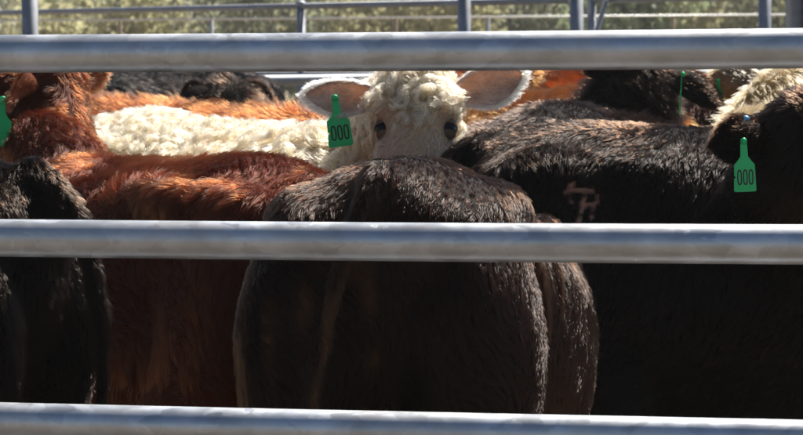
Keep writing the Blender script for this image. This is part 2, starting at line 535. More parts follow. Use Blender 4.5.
def shrub(name, x, y, w, h, kind, seed, n, leaf, label, bare=0.0):
    rg = np.random.default_rng(seed)
    root = empty(name, (x, y, 0), 0, label, 'tree' if 'tree' in name else 'shrub', 'scrub beyond the yards')
    lumps = []
    j = Join()
    nb = 6 if h > 4.5 else 5
    for k in range(nb):
        a = 2 * math.pi * k / nb + rg.uniform(-.4, .4)
        rr = w * rg.uniform(.18, .36)
        hh = h * rg.uniform(.55, .85)
        pts = [(0.1 * math.cos(a), 0.1 * math.sin(a), -0.1), (rr * .35 * math.cos(a), rr * .35 * math.sin(a), hh * .4),
               (rr * math.cos(a), rr * math.sin(a), hh)]
        pth = spline(pts, 8)
        j.add(loft(pth, np.linspace(.03 * h / 2, .012 * h / 3, 8), np.linspace(.03 * h / 2, .012 * h / 3, 8), 7))
        lumps.append((pts[2], w * rg.uniform(.2, .3)))
        for q in range(3):
            t = rg.integers(3, 8)
            e = pth[min(t, 7)] + np.array([rg.normal() * w * .2, rg.normal() * w * .2, h * rg.uniform(-.08, .18)])
            j.add(loft(spline([pth[max(t - 2, 0)], (pth[max(t - 2, 0)] + e) / 2 + rg.normal(size=3) * .08, e], 5),
                       np.linspace(.02, .006, 5) * h / 3, np.linspace(.02, .006, 5) * h / 3, 5))
            lumps.append((e, w * rg.uniform(.11, .22)))
    link_mesh('trunk', j.mesh('trunk'), M_BARK, root)
    for k in range(10):
        a = rg.uniform(0, 6.28); rr = w * rg.uniform(.05, .42)
        lumps.append(((rr * math.cos(a), rr * math.sin(a), h * rg.uniform(.12, .5)), w * rg.uniform(.12, .22)))
    wts = np.array([l[1] ** 2 for l in lumps]); wts /= wts.sum()
    n = int(n * (1 - bare))
    ids = rg.choice(len(lumps), n, p=wts)
    cen = np.array([l[0] for l in lumps])[ids]; rad = np.array([l[1] for l in lumps])[ids]
    P = cen + unit(rg.normal(size=(n, 3))) * (rad * rg.uniform(.25, 1.0, n) ** .5)[:, None] * np.array([1, 1, .8])
    P += rg.normal(size=(n, 3)) * .06
    P[:, 2] = np.maximum(P[:, 2], rg.uniform(.02, .25, n))
    A = unit(rg.normal(size=(n, 3)) + np.array([0, 0, .3])); B = unit(np.cross(A, rg.normal(size=(n, 3))))
    s1 = leaf * rg.uniform(.6, 1.5, n)[:, None]; s2 = s1 * rg.uniform(.3, .55, n)[:, None]
    V = np.stack([P - A * s1, P + B * s2, P + A * s1, P - B * s2], 1).reshape(-1, 3)
    me = bpy.data.meshes.new('crown')
    me.vertices.add(4 * n); me.vertices.foreach_set('co', V.astype(np.float32).ravel())
    me.loops.add(4 * n); me.loops.foreach_set('vertex_index', np.arange(4 * n, dtype=np.int32))
    me.polygons.add(n); me.polygons.foreach_set('loop_start', np.arange(0, 4 * n, 4, dtype=np.int32))
    me.update(calc_edges=True)
    link_mesh('crown', me, LEAF[kind], root, smooth=False)
    return root

def scrub():
    rg = random.Random(11)
    # column in the photo, distance, width, height, leaf kind, bareness, label
    spots = [(-60, 66, 5.2, 5.0, 2, 0, 'grey green shrub beyond the wire fence at the left edge'),
             (25, 78, 6.0, 5.6, 0, 0, 'olive shrub seen behind the leftmost thick post'),
             (105, 60, 4.0, 3.1, 1, .1, 'low yellowish shrub right of the leftmost thick post'),
             (180, 70, 5.2, 5.4, 2, .72, 'nearly bare grey branched tree left of the capped post'),
             (215, 92, 7.0, 6.6, 3, 0, 'tall green tree behind the bare branched one'),
             (270, 64, 4.2, 4.0, 0, .15, 'olive shrub just left of the capped post'),
             (345, 74, 5.2, 5.0, 1, 0, 'yellow green shrub just right of the capped post'),
             (420, 62, 4.2, 3.6, 1, 0, 'low yellow shrub left of the thick middle post'),
             (440, 98, 7.5, 6.4, 3, 0, 'tall green tree behind the thick middle post'),
             (520, 70, 5.0, 4.6, 0, .1, 'olive shrub between the middle post and the gate'),
             (600, 84, 6.4, 5.8, 2, .1, 'grey green tree behind the gate brace'),
             (640, 60, 4.0, 4.2, 3, 0, 'round green shrub just right of the gate brace'),
             (705, 68, 4.8, 3.9, 1, 0, 'yellow green shrub behind the middle of the gate'),
             (760, 92, 7.0, 6.8, 2, .1, 'tall grey green tree behind the right pair of posts'),
             (815, 66, 5.0, 4.6, 0, 0, 'olive shrub at the right edge beyond the wire fence'),
             (900, 76, 6.0, 5.6, 1, 0, 'yellow green tree beyond the right edge post')]
    for i, (px, d, w, h, k, bare, lab) in enumerate(spots):
        nm = 'scrub_tree' if 'tree' in lab else 'scrub_shrub'
        shrub(nm, wx(px, d), d, w, h, k, 100 + i, 4200 if d > 80 else 4800, 0.15 * d / 70, lab, bare)
    # a long low rise of scrub far behind, one mass
    v, f = [], []
    xs = np.linspace(-260, 260, 131)
    rgn = np.random.default_rng(4)
    prof = 5.0 + 1.6 * np.sin(xs * .11) + 1.0 * np.sin(xs * .31 + 1) + rgn.normal(size=len(xs)) * .4
    n = 60000
    X = rgn.uniform(-70, 70, n); Y = rgn.uniform(132, 150, n)
    top = np.interp(X, xs, prof)
    Z = top * rgn.uniform(0, 1, n) ** .7
    P = np.stack([X, Y, Z], 1)
    A = unit(rgn.normal(size=(n, 3))); B = unit(np.cross(A, rgn.normal(size=(n, 3))))
    s1 = .32 * rgn.uniform(.6, 1.5, n)[:, None]; s2 = s1 * .5
    V = np.stack([P - A * s1, P + B * s2, P + A * s1, P - B * s2], 1).reshape(-1, 3)
    me = bpy.data.meshes.new('far_scrub')
    me.vertices.add(4 * n); me.vertices.foreach_set('co', V.astype(np.float32).ravel())
    me.loops.add(4 * n); me.loops.foreach_set('vertex_index', np.arange(4 * n, dtype=np.int32))
    me.polygons.add(n); me.polygons.foreach_set('loop_start', np.arange(0, 4 * n, 4, dtype=np.int32))
    me.update(calc_edges=True)
    o = link_mesh('far_scrub', me, LEAF[2], smooth=False)
    tag(o, 'far band of grey green scrub along the skyline', 'scrub', kind='stuff')
scrub()

# ------------------------------------------------------------------ hair
def make_hair(name, parent, P, Nn, comb, length, radius, col, mat, lift=0.35, clump=0.5, clump_n=14, curl=0.0, curl_turns=1.5,
              K=5, seed=0, droop=0.25, jitter=0.25):
    """P roots, Nn normals, comb tangents, all (N,3); length (N,), radius (N,), col (N,3)"""
    rg = np.random.default_rng(seed)
    n = len(P)
    if n == 0: return None
    comb = comb - Nn * np.sum(comb * Nn, 1, keepdims=True)
    comb = unit(comb)
    lf = np.clip(lift + rg.normal(size=n) * .12, .05, 1.2)[:, None]
    d0 = unit(Nn * lf + comb * (1.05 - lf) + rg.normal(size=(n, 3)) * jitter * .5)
    t = np.linspace(0, 1, K)
    bend = unit(comb + np.array([0, 0, -droop]) + rg.normal(size=(n, 3)) * jitter * .7)
    bend = bend - Nn * np.minimum(0, np.sum(bend * Nn, 1, keepdims=True)) * 1.05     # do not grow into the hide
    root = P - Nn * 0.0006
    L = length[:, None, None]
    tt = t[None, :, None]
    pts = root[:, None, :] + L * (d0[:, None, :] * (tt - .35 * tt ** 2) + bend[:, None, :] * (.45 * tt ** 2))
    if clump > 0 and n > 50:
        nc = max(8, n // clump_n)
        ci = rg.choice(n, nc, replace=False)
        kd = KDTree(nc)
        for i, q in enumerate(P[ci].tolist()): kd.insert(q, i)
        kd.balance()
        fnd = kd.find
        near = np.fromiter((fnd(q)[1] for q in P.tolist()), int, n)
        c = ci[near]
        cp = pts[c]
        if curl > 0:
            ph = rg.uniform(0, 6.28, nc)[near][:, None]
            sgn = rg.choice([-1, 1], nc)[near][:, None]
            amp = (curl * rg.uniform(.6, 1.4, nc))[near][:, None] * np.clip(length / .036, .25, 1.0)[:, None]
            w = 6.283 * curl_turns * rg.uniform(.7, 1.3, nc)[near][:, None]
            a = unit(np.cross(d0[c], np.array([0.3, 0.5, 0.8]))); b = np.cross(d0[c], a)
            T = t[None, :]
            off = (np.cos(w * T * sgn + ph) - np.cos(ph)) * amp * np.minimum(1, T * 2)
            off2 = (np.sin(w * T * sgn + ph) - np.sin(ph)) * amp * np.minimum(1, T * 2)
            sw = off[..., None] * a[:, None, :] + off2[..., None] * b[:, None, :]
            pts = pts + sw; cp = cp + sw
        k = clump * rg.uniform(.5, 1.2, n)[:, None, None]
        k = np.clip(k, 0, .95) * tt ** .9
        pts = pts * (1 - k) + cp * k
    hc = bpy.data.hair_curves.new(name)
    hc.add_curves([K] * n)
    hc.attributes['position'].data.foreach_set('vector', pts.astype(np.float32).ravel())
    ra = hc.attributes.get('radius') or hc.attributes.new('radius', 'FLOAT', 'POINT')
    rr = radius[:, None] * np.array([1 - .75 * x ** 2 for x in t])[None, :]
    ra.data.foreach_set('value', rr.astype(np.float32).ravel())
    ca = hc.attributes.new('hcol', 'FLOAT_COLOR', 'CURVE')
    cc = np.ones((n, 4), np.float32); cc[:, :3] = np.clip(col, 0.0006, .95)
    ca.data.foreach_set('color', cc.ravel())
    hc.materials.append(mat)
    o = bpy.data.objects.new(name, hc)
    C.objects.link(o)
    o.parent = parent
    return o

def tri_arrays(me):
    me.calc_loop_triangles()
    nv = len(me.vertices); nt = len(me.loop_triangles)
    co = np.empty(nv * 3, np.float32); me.vertices.foreach_get('co', co); co = co.reshape(-1, 3).astype(float)
    vn = np.empty(nv * 3, np.float32); me.vertices.foreach_get('normal', vn); vn = vn.reshape(-1, 3).astype(float)
    ti = np.empty(nt * 3, np.int32); me.loop_triangles.foreach_get('vertices', ti); ti = ti.reshape(-1, 3)
    return co, vn, ti

def sample(co, vn, ti, n, wfun, rg):
    a, b, c = co[ti[:, 0]], co[ti[:, 1]], co[ti[:, 2]]
    cr = np.cross(b - a, c - a); ar = np.linalg.norm(cr, axis=1)
    w = ar * wfun((a + b + c) / 3, unit(cr))
    idx = rg.choice(len(ti), n, p=w / w.sum())
    u, v = rg.uniform(size=n), rg.uniform(size=n)
    k = u + v > 1; u[k] = 1 - u[k]; v[k] = 1 - v[k]
    u, v = u[:, None], v[:, None]
    t = ti[idx]
    return (co[t[:, 0]] * (1 - u - v) + co[t[:, 1]] * u + co[t[:, 2]] * v,
            unit(vn[t[:, 0]] * (1 - u - v) + vn[t[:, 1]] * u + vn[t[:, 2]] * v))

# ------------------------------------------------------------------ ear tag
def ear_tag(parent, loc, facing_w, tilt, inv, label=None, digits=True, s=1.0, sx=1.0):
    """flag tag hanging from loc (cow space). facing_w: world direction of its printed face"""
    out = [(-.008, 0), (.008, 0), (.010, -.040), (.018, -.050), (.0265, -.058), (.029, -.116), (.026, -.119), (-.026, -.119), (-.029, -.116),
           (-.0275, -.089), (-.0225, -.086), (-.0272, -.083), (-.0265, -.058), (-.018, -.050), (-.010, -.040)]
    th = .0013
    n = len(out)
    bow = lambda y: .006 * (y / .119) ** 2
    v = [(x, -th + bow(y), y) for x, y in out] + [(x, th + bow(y), y) for x, y in out]
    f = [tuple(range(n - 1, -1, -1)), tuple(range(n, 2 * n))] + [(i, (i + 1) % n, n + (i + 1) % n, n + i) for i in range(n)]
    me = mesh_py('ear_tag', v, f)
    o = link_mesh('ear_tag', me, M_TAG, parent, smooth=False)
    if label: o['label'] = label
    fw = Vector(facing_w).normalized()
    back = -fw
    up = Vector((0, 0, 1))
    side = back.cross(up).normalized()      # local x
    up = side.cross(back)
    Mw = Matrix((side, back, up)).transposed()   # local y = back (so the print at -y faces fw)
    Mw = Mw @ Matrix.Rotation(R(tilt), 3, 'Y')
    o.matrix_local = Matrix.Translation(loc) @ (inv.to_3x3() @ Mw).to_4x4() @ Matrix.Diagonal((s * sx, s, s, 1))
    # stud
    sv_, sf = ellipsoid((0, -.004, -.006), (.008, .006, .008), n=8, m=12)
    st = link_mesh('stud', mesh_py('stud', sv_, sf), M_TAG, o)
    if digits:
        for face in (-1, 1):
            for k in (-1, 0, 1):
                vv, ff = [], []
                m = 28
                for ring_r in (1.0, .45):
                    for i in range(m):
                        a = 2 * math.pi * i / m
                        ca, sa = math.cos(a), math.sin(a)
                        hx, hy = .0064, .0175
                        if ring_r < 1: hx, hy = .0029, .0138
                        x = hx * math.copysign(abs(ca) ** .8, ca); y = hy * math.copysign(abs(sa) ** .6, sa)
                        yy = -.0865 + y
                        vv.append((k * .0148 + x + .0012, bow(yy) + face * (th + .0004), yy))
                for i in range(m):
                    q = (i, (i + 1) % m, m + (i + 1) % m, m + i)
                    ff.append(q if face > 0 else q[::-1])
                dg = link_mesh('digit', mesh_py('digit', vv, ff), M_INK, o, smooth=False)
    return o

# ------------------------------------------------------------------ cattle
def smoothstep(a, b, x):
    t = np.clip((x - a) / (b - a), 0, 1)
    return t * t * (3 - 2 * t)

HEAD_ST = [(-.045, .045, -.03, -.10), (-.02, .075, .008, -.14), (.03, .092, .022, -.17), (.09, .106, .022, -.20), (.15, .112, .012, -.215),
           (.21, .104, .002, -.205), (.28, .086, -.006, -.175), (.35, .073, -.012, -.150), (.42, .070, -.018, -.138), (.47, .070, -.024, -.132),
           (.505, .058, -.036, -.120), (.525, .030, -.055, -.095)]

TRUNK = [(-.05, 1.165, 1.02, .05), (-.01, 1.215, .93, .11), (.06, 1.255, .80, .175), (.16, 1.28, .68, .218), (.30, 1.292, .60, .245), (.45, 1.28, .57, .27),
         (.65, 1.27, .54, .305), (.85, 1.268, .52, .318), (1.02, 1.275, .53, .292), (1.16, 1.285, .56, .25), (1.30, 1.265, .62, .205),
         (1.42, 1.21, .72, .155), (1.49, 1.13, .82, .10)]

def build_cow(sp):
    rg = np.random.default_rng(sp['seed'])
    s = sp.get('s', 1.0); ls = sp.get('ls', 1.0); slope = sp.get('slope', 0.0); ws = sp.get('ws', 1.0)
    px, d = sp['tail']
    psi = R(sp['psi'])
    root = empty(sp.get('name', 'cow'), (wx(px, d), d, 0), psi, sp['label'], 'cow', 'cattle crowded in the pen')
    MW = Matrix.Translation((wx(px, d), d, 0)) @ Matrix.Rotation(psi, 4, 'Z')
    inv = MW.inverted()
    zs = lambda x, z: s * z * (1 - slope * np.clip(x, 0, 1.5) / 1.4)
    J = Join()
    # trunk
    st = np.array(TRUNK)
    xs = np.linspace(st[0, 0], st[-1, 0], 34)
    zt, zb, hw = (np.interp(xs, st[:, 0], st[:, k]) for k in (1, 2, 3))
    ker = np.array([1, 2, 1]) / 4
    for arr in (zt, zb, hw): arr[1:-1] = np.convolve(arr, ker, 'valid')
    seg = 32
    th = np.linspace(0, 2 * np.pi, seg, endpoint=False)
    v, f = [], []
    for i, x in enumerate(xs):
        zm = zb[i] + (zt[i] - zb[i]) * .56
        for a in th:
            c, q = math.cos(a), math.sin(a)
            e = 2.25 if q > 0 else 2.05
            y = math.copysign(abs(c) ** (2 / e), c) * hw[i] * ws
            z = math.copysign(abs(q) ** (2 / e), q) * ((zt[i] - zm) if q > 0 else (zm - zb[i])) + zm
            v.append((x * s * ls, y * s, float(zs(x, z))))
    for i in range(len(xs) - 1):
        for j in range(seg):
            k = (j + 1) % seg
            f.append((i * seg + j, (i + 1) * seg + j, (i + 1) * seg + k, i * seg + k))
    v.append((xs[0] * s * ls, 0, s * 1.09)); v.append((xs[-1] * s * ls, 0, float(zs(1.5, .97))))
    a0 = len(xs) * seg
    for j in range(seg):
        k = (j + 1) % seg
        f.append((a0, j, k)); f.append((a0 + 1, (len(xs) - 1) * seg + k, (len(xs) - 1) * seg + j))
    J.add((v, f))
    T = lambda x, y, z: (x * s * ls, y * s * ws, float(zs(x, z)))
    for sd in (-1, 1):
        # hooks, pins, thigh, flank, shoulder
        hk = sp.get('hook', .5)
        J.add(ellipsoid(T(.32, sd * (.165 + .02 * hk), 1.175 + .02 * hk), (.17 * s, .06 * s, .06 * s)))
        J.add(ellipsoid(T(.18, sd * .12, 1.165), (.19 * s, .10 * s, .075 * s)))
        J.add(ellipsoid(T(.045, sd * .075, 1.135), (.08 * s, .07 * s, .085 * s)))
        J.add(ellipsoid(T(.15, sd * .150, .90), (.19 * s, .125 * s, .30 * s), Matrix.Rotation(R(-8), 3, 'Y')))
        J.add(ellipsoid(T(1.12, sd * .175, .93), (.15 * s, .10 * s, .29 * s), Matrix.Rotation(R(12), 3, 'Y')))
        hind = [T(.15, sd * .155, .80), T(.24, sd * .17, .62), T(.06, sd * .165, .47), T(.045, sd * .16, .28), T(.06, sd * .16, .12), T(.10, sd * .16, .03)]
        J.add(loft(spline(hind, 16), np.interp(np.linspace(0, 1, 16), [0, .2, .4, .6, .8, .9, 1], np.array([.11, .10, .055, .036, .034, .042, .045]) * s),
                   np.interp(np.linspace(0, 1, 16), [0, .2, .4, .6, .8, .9, 1], np.array([.17, .14, .075, .042, .038, .045, .05]) * s), 14, up=(1, 0, .001)))
        fore = [T(1.14, sd * .15, .75), T(1.10, sd * .155, .56), T(1.12, sd * .145, .37), T(1.12, sd * .14, .22), T(1.12, sd * .14, .10), T(1.15, sd * .14, .03)]
        J.add(loft(spline(fore, 16), np.interp(np.linspace(0, 1, 16), [0, .2, .4, .6, .8, .9, 1], np.array([.10, .085, .05, .034, .034, .042, .045]) * s),
                   np.interp(np.linspace(0, 1, 16), [0, .2, .4, .6, .8, .9, 1], np.array([.14, .10, .055, .036, .036, .045, .05]) * s), 14, up=(1, 0, .001)))
    if sp.get('crest'):
        J.add(ellipsoid(T(1.16, 0, 1.23), (.25 * s, .10 * s, .13 * s), Matrix.Rotation(R(-28), 3, 'Y')))
    # head placement
    if 'poll' in sp:
        ppx, ppy, pd = sp['poll']
        poll = inv @ Vector((wx(ppx, pd), pd, wz(ppy, pd)))
        hyaw = R(sp.get('hyaw', sp['psi'])) - psi
    else:
        lp = sp.get('lpoll', (1.78, 0, 1.28))
        poll = Vector((lp[0] * s * ls, lp[1] * s, lp[2] * s)); hyaw = R(sp.get('lyaw', 0))
    RM = Matrix.Rotation(hyaw, 3, 'Z') @ Matrix.Rotation(R(sp.get('hpitch', 35)), 3, 'Y') @ Matrix.Rotation(R(sp.get('hroll', 0)), 3, 'X')
    hs = s * sp.get('hs', 1.0)
    HM = Matrix.Translation(poll) @ RM.to_4x4() @ Matrix.Scale(hs, 4)
    hv, hf = [], []
    hst = np.array(HEAD_ST); ht = np.linspace(hst[0, 0], hst[-1, 0], 26)
    hseg = 24
    for t in ht:
        hw_, tp, bt = (np.interp(t, hst[:, 0], hst[:, k]) for k in (1, 2, 3))
        zm = tp + (bt - tp) * .42
        for a in np.linspace(0, 2 * np.pi, hseg, endpoint=False):
            c, q = math.cos(a), math.sin(a)
            e = 2.0 if q > 0 else 2.5
            y = math.copysign(abs(c) ** (2 / e), c) * hw_ * (1 if q > -.2 else .85)
            z = zm + math.copysign(abs(q) ** (2 / e), q) * ((tp - zm) if q > 0 else (zm - bt))
            hv.append(tuple(HM @ Vector((t, y, z))))
    for i in range(len(ht) - 1):
        for j in range(hseg):
            k = (j + 1) % hseg
            hf.append((i * hseg + j, (i + 1) * hseg + j, (i + 1) * hseg + k, i * hseg + k))
    hv.append(tuple(HM @ Vector((ht[0] - .005, 0, -.06)))); hv.append(tuple(HM @ Vector((ht[-1] + .004, 0, -.075))))
    b0 = len(ht) * hseg
    for j in range(hseg):
        k = (j + 1) % hseg
        hf.append((b0, j, k)); hf.append((b0 + 1, (len(ht) - 1) * hseg + k, (len(ht) - 1) * hseg + j))
    J.add((hv, hf))
    for sd in (-1, 1):   # brow ridges and jaw
        J.add(ellipsoid(HM @ Vector((.112, sd * .083, -.016)), (.050 * hs, .030 * hs, .026 * hs), RM))
        J.add(ellipsoid(HM @ Vector((.11, sd * .065, -.13)), (.09 * hs, .04 * hs, .08 * hs), RM))
    # neck
    nk = s * sp.get('neck', 1.0)
    n0 = Vector(T(1.10, 0, 1.03)); n1 = Vector(T(1.30, 0, 1.06)); nend = HM @ Vector((.035, 0, -.085))
    ndir = (HM.to_3x3() @ Vector((-1, 0, -.35))).normalized()
    nm = (n1 + nend) / 2 + ndir * .05 + Vector((0, 0, .02))
    npth = spline([n0, n1, nm, nend], 18)
    J.add(loft(npth, np.interp(np.linspace(0, 1, 18), [0, .35, .7, 1], np.array([.20 / sp.get('neck', 1), .15, .105, .085]) * nk),
               np.interp(np.linspace(0, 1, 18), [0, .35, .7, 1], np.array([.24 / sp.get('neck', 1), .215, .15, .108]) * nk), 20))
    # tail
    ty = sp.get('tail_y', 0.0)
    tp = [(.03, 0, 1.235), (-.045, ty * .1, 1.20), (-.085, ty * .35, 1.10), (-.09, ty * .7, .92), (-.08, ty * .95, .70), (-.07, ty, .50)]
    to = sp.get('tail_out', 0)
    tp = [((x - to * min(1, max(0, (1.2 - z) * 5))) * s, y, z * s) for x, y, z in tp]
    tpath = spline(tp, 26)
    J.add(loft(tpath, np.interp(np.linspace(0, 1, 26), [0, .2, .5, 1], np.array([.045, .032, .022, .013]) * s),
               np.interp(np.linspace(0, 1, 26), [0, .2, .5, 1], np.array([.04, .030, .022, .013]) * s), 12, up=(0, 1, 0)))
    # one continuous skin
    raw = J.mesh('raw')
    tmp = bpy.data.objects.new('raw', raw); C.objects.link(tmp)
    md = tmp.modifiers.new('r', 'REMESH'); md.mode = 'VOXEL'; md.voxel_size = sp.get('vox', .014)
    sm = tmp.modifiers.new('s', 'SMOOTH'); sm.factor = .5; sm.iterations = sp.get('smooth', 16)
    dg = bpy.context.evaluated_depsgraph_get()
    body = bpy.data.meshes.new_from_object(tmp.evaluated_get(dg))
    bpy.data.objects.remove(tmp); bpy.data.meshes.remove(raw)
    body.name = 'body'
    co, vn, ti = tri_arrays(body)
    amp = sp.get('lump', .007)
    dsp = snoise(co, 9, sp['seed'] + 1) * amp + snoise(co, 24, sp['seed'] + 2) * amp * .45
    if 'shape' in sp: dsp = dsp + sp['shape'](co, s)
    HMi = np.array(HM.inverted())
    Hc = co @ HMi[:3, :3].T + HMi[:3, 3]
    Hc[:, 1] = np.abs(Hc[:, 1])
    def bump(c, r): return np.exp(-(np.linalg.norm(Hc - np.array(c), axis=1) / r) ** 2)
    dsp = dsp + hs * (-.014 * bump((.160, .100, -.035), .036) + .009 * bump((.105, .085, -.010), .030) + .008 * bump((.215, .090, -.075), .035)
                      - .008 * bump((.27, .075, -.03), .05))
    co2 = co + vn * dsp[:, None]
    body.vertices.foreach_set('co', co2.astype(np.float32).ravel()); body.update()
    co, vn, ti = tri_arrays(body)
    def headco(P): return P @ HMi[:3, :3].T + HMi[:3, 3]
    colf = sp['color']
    hide = np.ones((len(co), 4), np.float32)
    hide[:, :3] = colf(co, headco(co), s) * {'dark': .22, 'brown': .22, 'black': .3, 'red': .3, 'cream': .8}[sp['hair']]
    at = body.attributes.new('hide', 'FLOAT_COLOR', 'POINT'); at.data.foreach_set('color', hide.ravel())
    bo = link_mesh('body', body, M_SKIN, root)
    # ---- coat
    MWn = np.array(MW)
    camp = np.array([0, 0, CAM_Z])
    def wfun(P, Nn):
        W = P @ MWn[:3, :3].T + MWn[:3, 3]; NW = Nn @ MWn[:3, :3].T
        tc = camp - W
        dist = np.linalg.norm(tc, axis=1)
        fac = np.sum(NW * tc, 1) / dist
        w = np.where(fac > -.35, 1.0, .08)
        w *= np.where(W[:, 2] > sp.get('zlow', .78), 1.0, .10)
        pxx = W[:, 0] / W[:, 1] * F + 401.5
        w *= np.where((pxx < -90) | (pxx > 893), .12, 1.0)
        if 'dense' in sp: w = w * sp['dense'](P)
        if 'head_w' in sp:
            hq = headco(P)
            w = np.where((hq[:, 0] > -.06) & (hq[:, 0] < .4) & (np.abs(hq[:, 1]) < .17) & (hq[:, 2] > -.28) & (hq[:, 2] < .08), w * sp['head_w'], w)
        return w
    N_ = sp.get('n', 40000)
    P, Nn = sample(co, vn, ti, N_, wfun, rg)
    H = headco(P)
    ishead = (H[:, 0] > -.06) & (H[:, 0] < .56) & (np.abs(H[:, 1]) < .17) & (H[:, 2] > -.28) & (H[:, 2] < .08)
    comb = np.tile(np.array(sp.get('comb', (-.62, 0, -.70))), (N_, 1))
    sw1 = snoise(P, 10, sp['seed'] + 5); sw2 = snoise(P, 13, sp['seed'] + 6); sw3 = snoise(P, 45, sp['seed'] + 7)
    k = sp.get('swirl', .55)
    comb = comb + np.stack([sw2 * k, sw1 * k, sw3 * k * .5], 1)
    comb[ishead] = (np.array(RM @ Vector((.8, 0, -.2)))[None, :] + np.stack([sw1, sw2, sw3], 1)[ishead] * .5)
    ln = sp.get('len', .034) * np.clip(1 + .28 * rg.normal(size=N_) + .25 * sw2, .3, 2.0)
    # shorter on face, around eyes and on lower legs
    if sp.get('curlface'):
        fl = np.interp(H[:, 0], [-.05, .0, .10, .16, .22, .5], [1.15, 1.15, 1.1, .85, .42, .14])
        ee = np.minimum(np.linalg.norm(H - np.array([.155, .097, -.040]), axis=1), np.linalg.norm(H - np.array([.155, -.097, -.040]), axis=1))
        fl *= smoothstep(.030, .10, ee) * .95 + .05
        ln = np.where(ishead, ln * fl * .92, ln)
        ln = np.where(ishead & (ee < .027), .0005, ln)
    else:
        ln = np.where(ishead, ln * np.interp(H[:, 0], [0, .1, .2], [.9, .6, .3]), ln)
    ln = np.where(P[:, 2] < .5 * s, ln * .35, ln)
    if 'lenf' in sp: ln = ln * sp['lenf'](P, H, s)
    onTail = np.min(np.linalg.norm(P[:, None, :] - tpath[None, 6::3, :], axis=2), axis=1) < .045 * s
    comb[onTail] = np.array([-.25, 0, -1]) + rg.normal(size=(onTail.sum(), 3)) * .22
    ln = np.where(onTail, ln * sp.get('tail_len', .8), ln)
    col = colf(P, H, s)
    if sp['hair'] in ('dark', 'black', 'brown'): col = col * .11
    elif sp['hair'] == 'red': col = col * .105
    else: col = col * sp.get('pale', .72)
    col = col * np.clip(1 + .25 * rg.normal(size=(N_, 1)) + .15 * snoise(P, 18, sp['seed'] + 8)[:, None], .35, 2.2)
    rad = np.full(N_, sp.get('rad', .00036)) * rg.uniform(.7, 1.3, N_)
    kw = dict(lift=sp.get('lift', .36), clump=sp.get('clump', .6), clump_n=sp.get('clump_n', 16), droop=.3, jitter=sp.get('jitter', .3))
    mat = HAIR[sp['hair']]
    if sp.get('wool') or sp.get('curlface'):
        cm = ~(ishead & (H[:, 0] > .135 + .02 * sw1 + .075 * smoothstep(.075, .035, np.abs(H[:, 1])))) if sp.get('wool') else ishead & (ln > .012)
        make_hair('curly_coat', root, P[cm], Nn[cm], comb[cm], ln[cm], rad[cm], col[cm], mat, lift=sp.get('curl_lift', .55), clump=.85, clump_n=sp.get('curl_n', 26), curl=sp.get('curl', .008),
                  curl_turns=1.15, K=10, seed=sp['seed'] + 20, droop=.2, jitter=.25)
        if (~cm).any():
            q = ~cm
            make_hair('coat', root, P[q], Nn[q], comb[q], ln[q], rad[q], col[q], mat, seed=sp['seed'] + 21, **kw)
    else:
        make_hair('coat', root, P, Nn, comb, ln, rad, col, mat, seed=sp['seed'] + 20, **kw)
    # ---- eyes
    for sd in (-1, 1):
        e = link_mesh('eye', mesh_py('eye', *ellipsoid((0, 0, 0), (.031, .0245, .0265))), M_EYE, root)
        e.matrix_local = HM @ Matrix.Translation((.155, sd * .082, -.046)) @ Matrix.Rotation(R(26 * sd), 4, 'X')
        ev_, ef_ = ellipsoid((0, 0, 0), (.034, .0268, .029), Matrix.Rotation(R(90), 3, 'Y'), n=20, m=24)
        ev_ = [(x * .034 / .029, y, z * .029 / .034) for x, y, z in ev_]
        lf_ = [f_ for f_ in ef_ if (lambda xc: xc < .000 or xc > .0215)(sum(ev_[q][0] for q in f_) / len(f_))]
        used = sorted({q for f_ in lf_ for q in f_}); mp_ = {q: k for k, q in enumerate(used)}
        lv = [ev_[q] for q in used]; lf_ = [tuple(mp_[q] for q in f_) for f_ in lf_]
        link_mesh('eyelid', mesh_py('eyelid', lv, lf_), M_LIDP if sp['hair'] == 'cream' else M_LID, e)
    nv, nf = Join(), None
    nv.add(ellipsoid((.513, 0, -.062), (.02, .05, .034)))
    for sd in (-1, 1): nv.add(ellipsoid((.512, sd * .036, -.05), (.022, .02, .022)))
    no = link_mesh('muzzle', nv.mesh('muzzle'), M_NOSE, root); no.matrix_local = HM
    # ---- ears
    ears = sp.get('ears', {})
    tags = sp.get('tags', {})
    for sd, key in ((1, 'L'), (-1, 'R')):
        es = ears.get(key, {})
        ax = Vector(es.get('axis', (-.15, 1, -.12))); ax.y *= sd
        op = Vector(es.get('open', (.55, 0, .45)))
        eb = es.get('base', (.035, .078, -.045))
        base = HM @ Vector((eb[0], sd * eb[1], eb[2]))
        axc = (RM @ ax).normalized(); opc = RM @ op
        opc = (opc - axc * opc.dot(axc)).normalized(); side = axc.cross(opc)
        L_ = es.get('len', .175) * s; W_ = es.get('w', 1.0) * s
        droop = es.get('droop', .12)
        nu, nvv = 18, 11
        def pt(u, vv, back):
            w = np.interp(u, [0, .12, .3, .5, .7, .85, .95, 1], [.024, .037, .05, .054, .045, .029, .015, .004]) * W_
            dp = np.interp(u, [0, .2, .5, .8, 1], [.034, .034, .024, .012, .003]) * W_
            p = base + axc * (L_ * u) + side * (w * vv * (1 - .12 * (1 - u) * abs(vv))) - opc * (dp * (1 - vv * vv) - dp * .3)
            p = p - opc * ((.0042 if back else 0) * (1 - abs(vv) ** 6) * (1 - u ** 8)) + Vector((0, 0, -droop * L_ * u * u))
            p = p + opc * (.004 * math.sin(7 * u + 3 * vv + sp['seed']))
            return p
        ev, ef = [], []
        for lay in (0, 1):
            for i in range(nu):
                for j in range(nvv): ev.append(tuple(pt(i / (nu - 1), -1 + 2 * j / (nvv - 1), lay)))
        q = nu * nvv
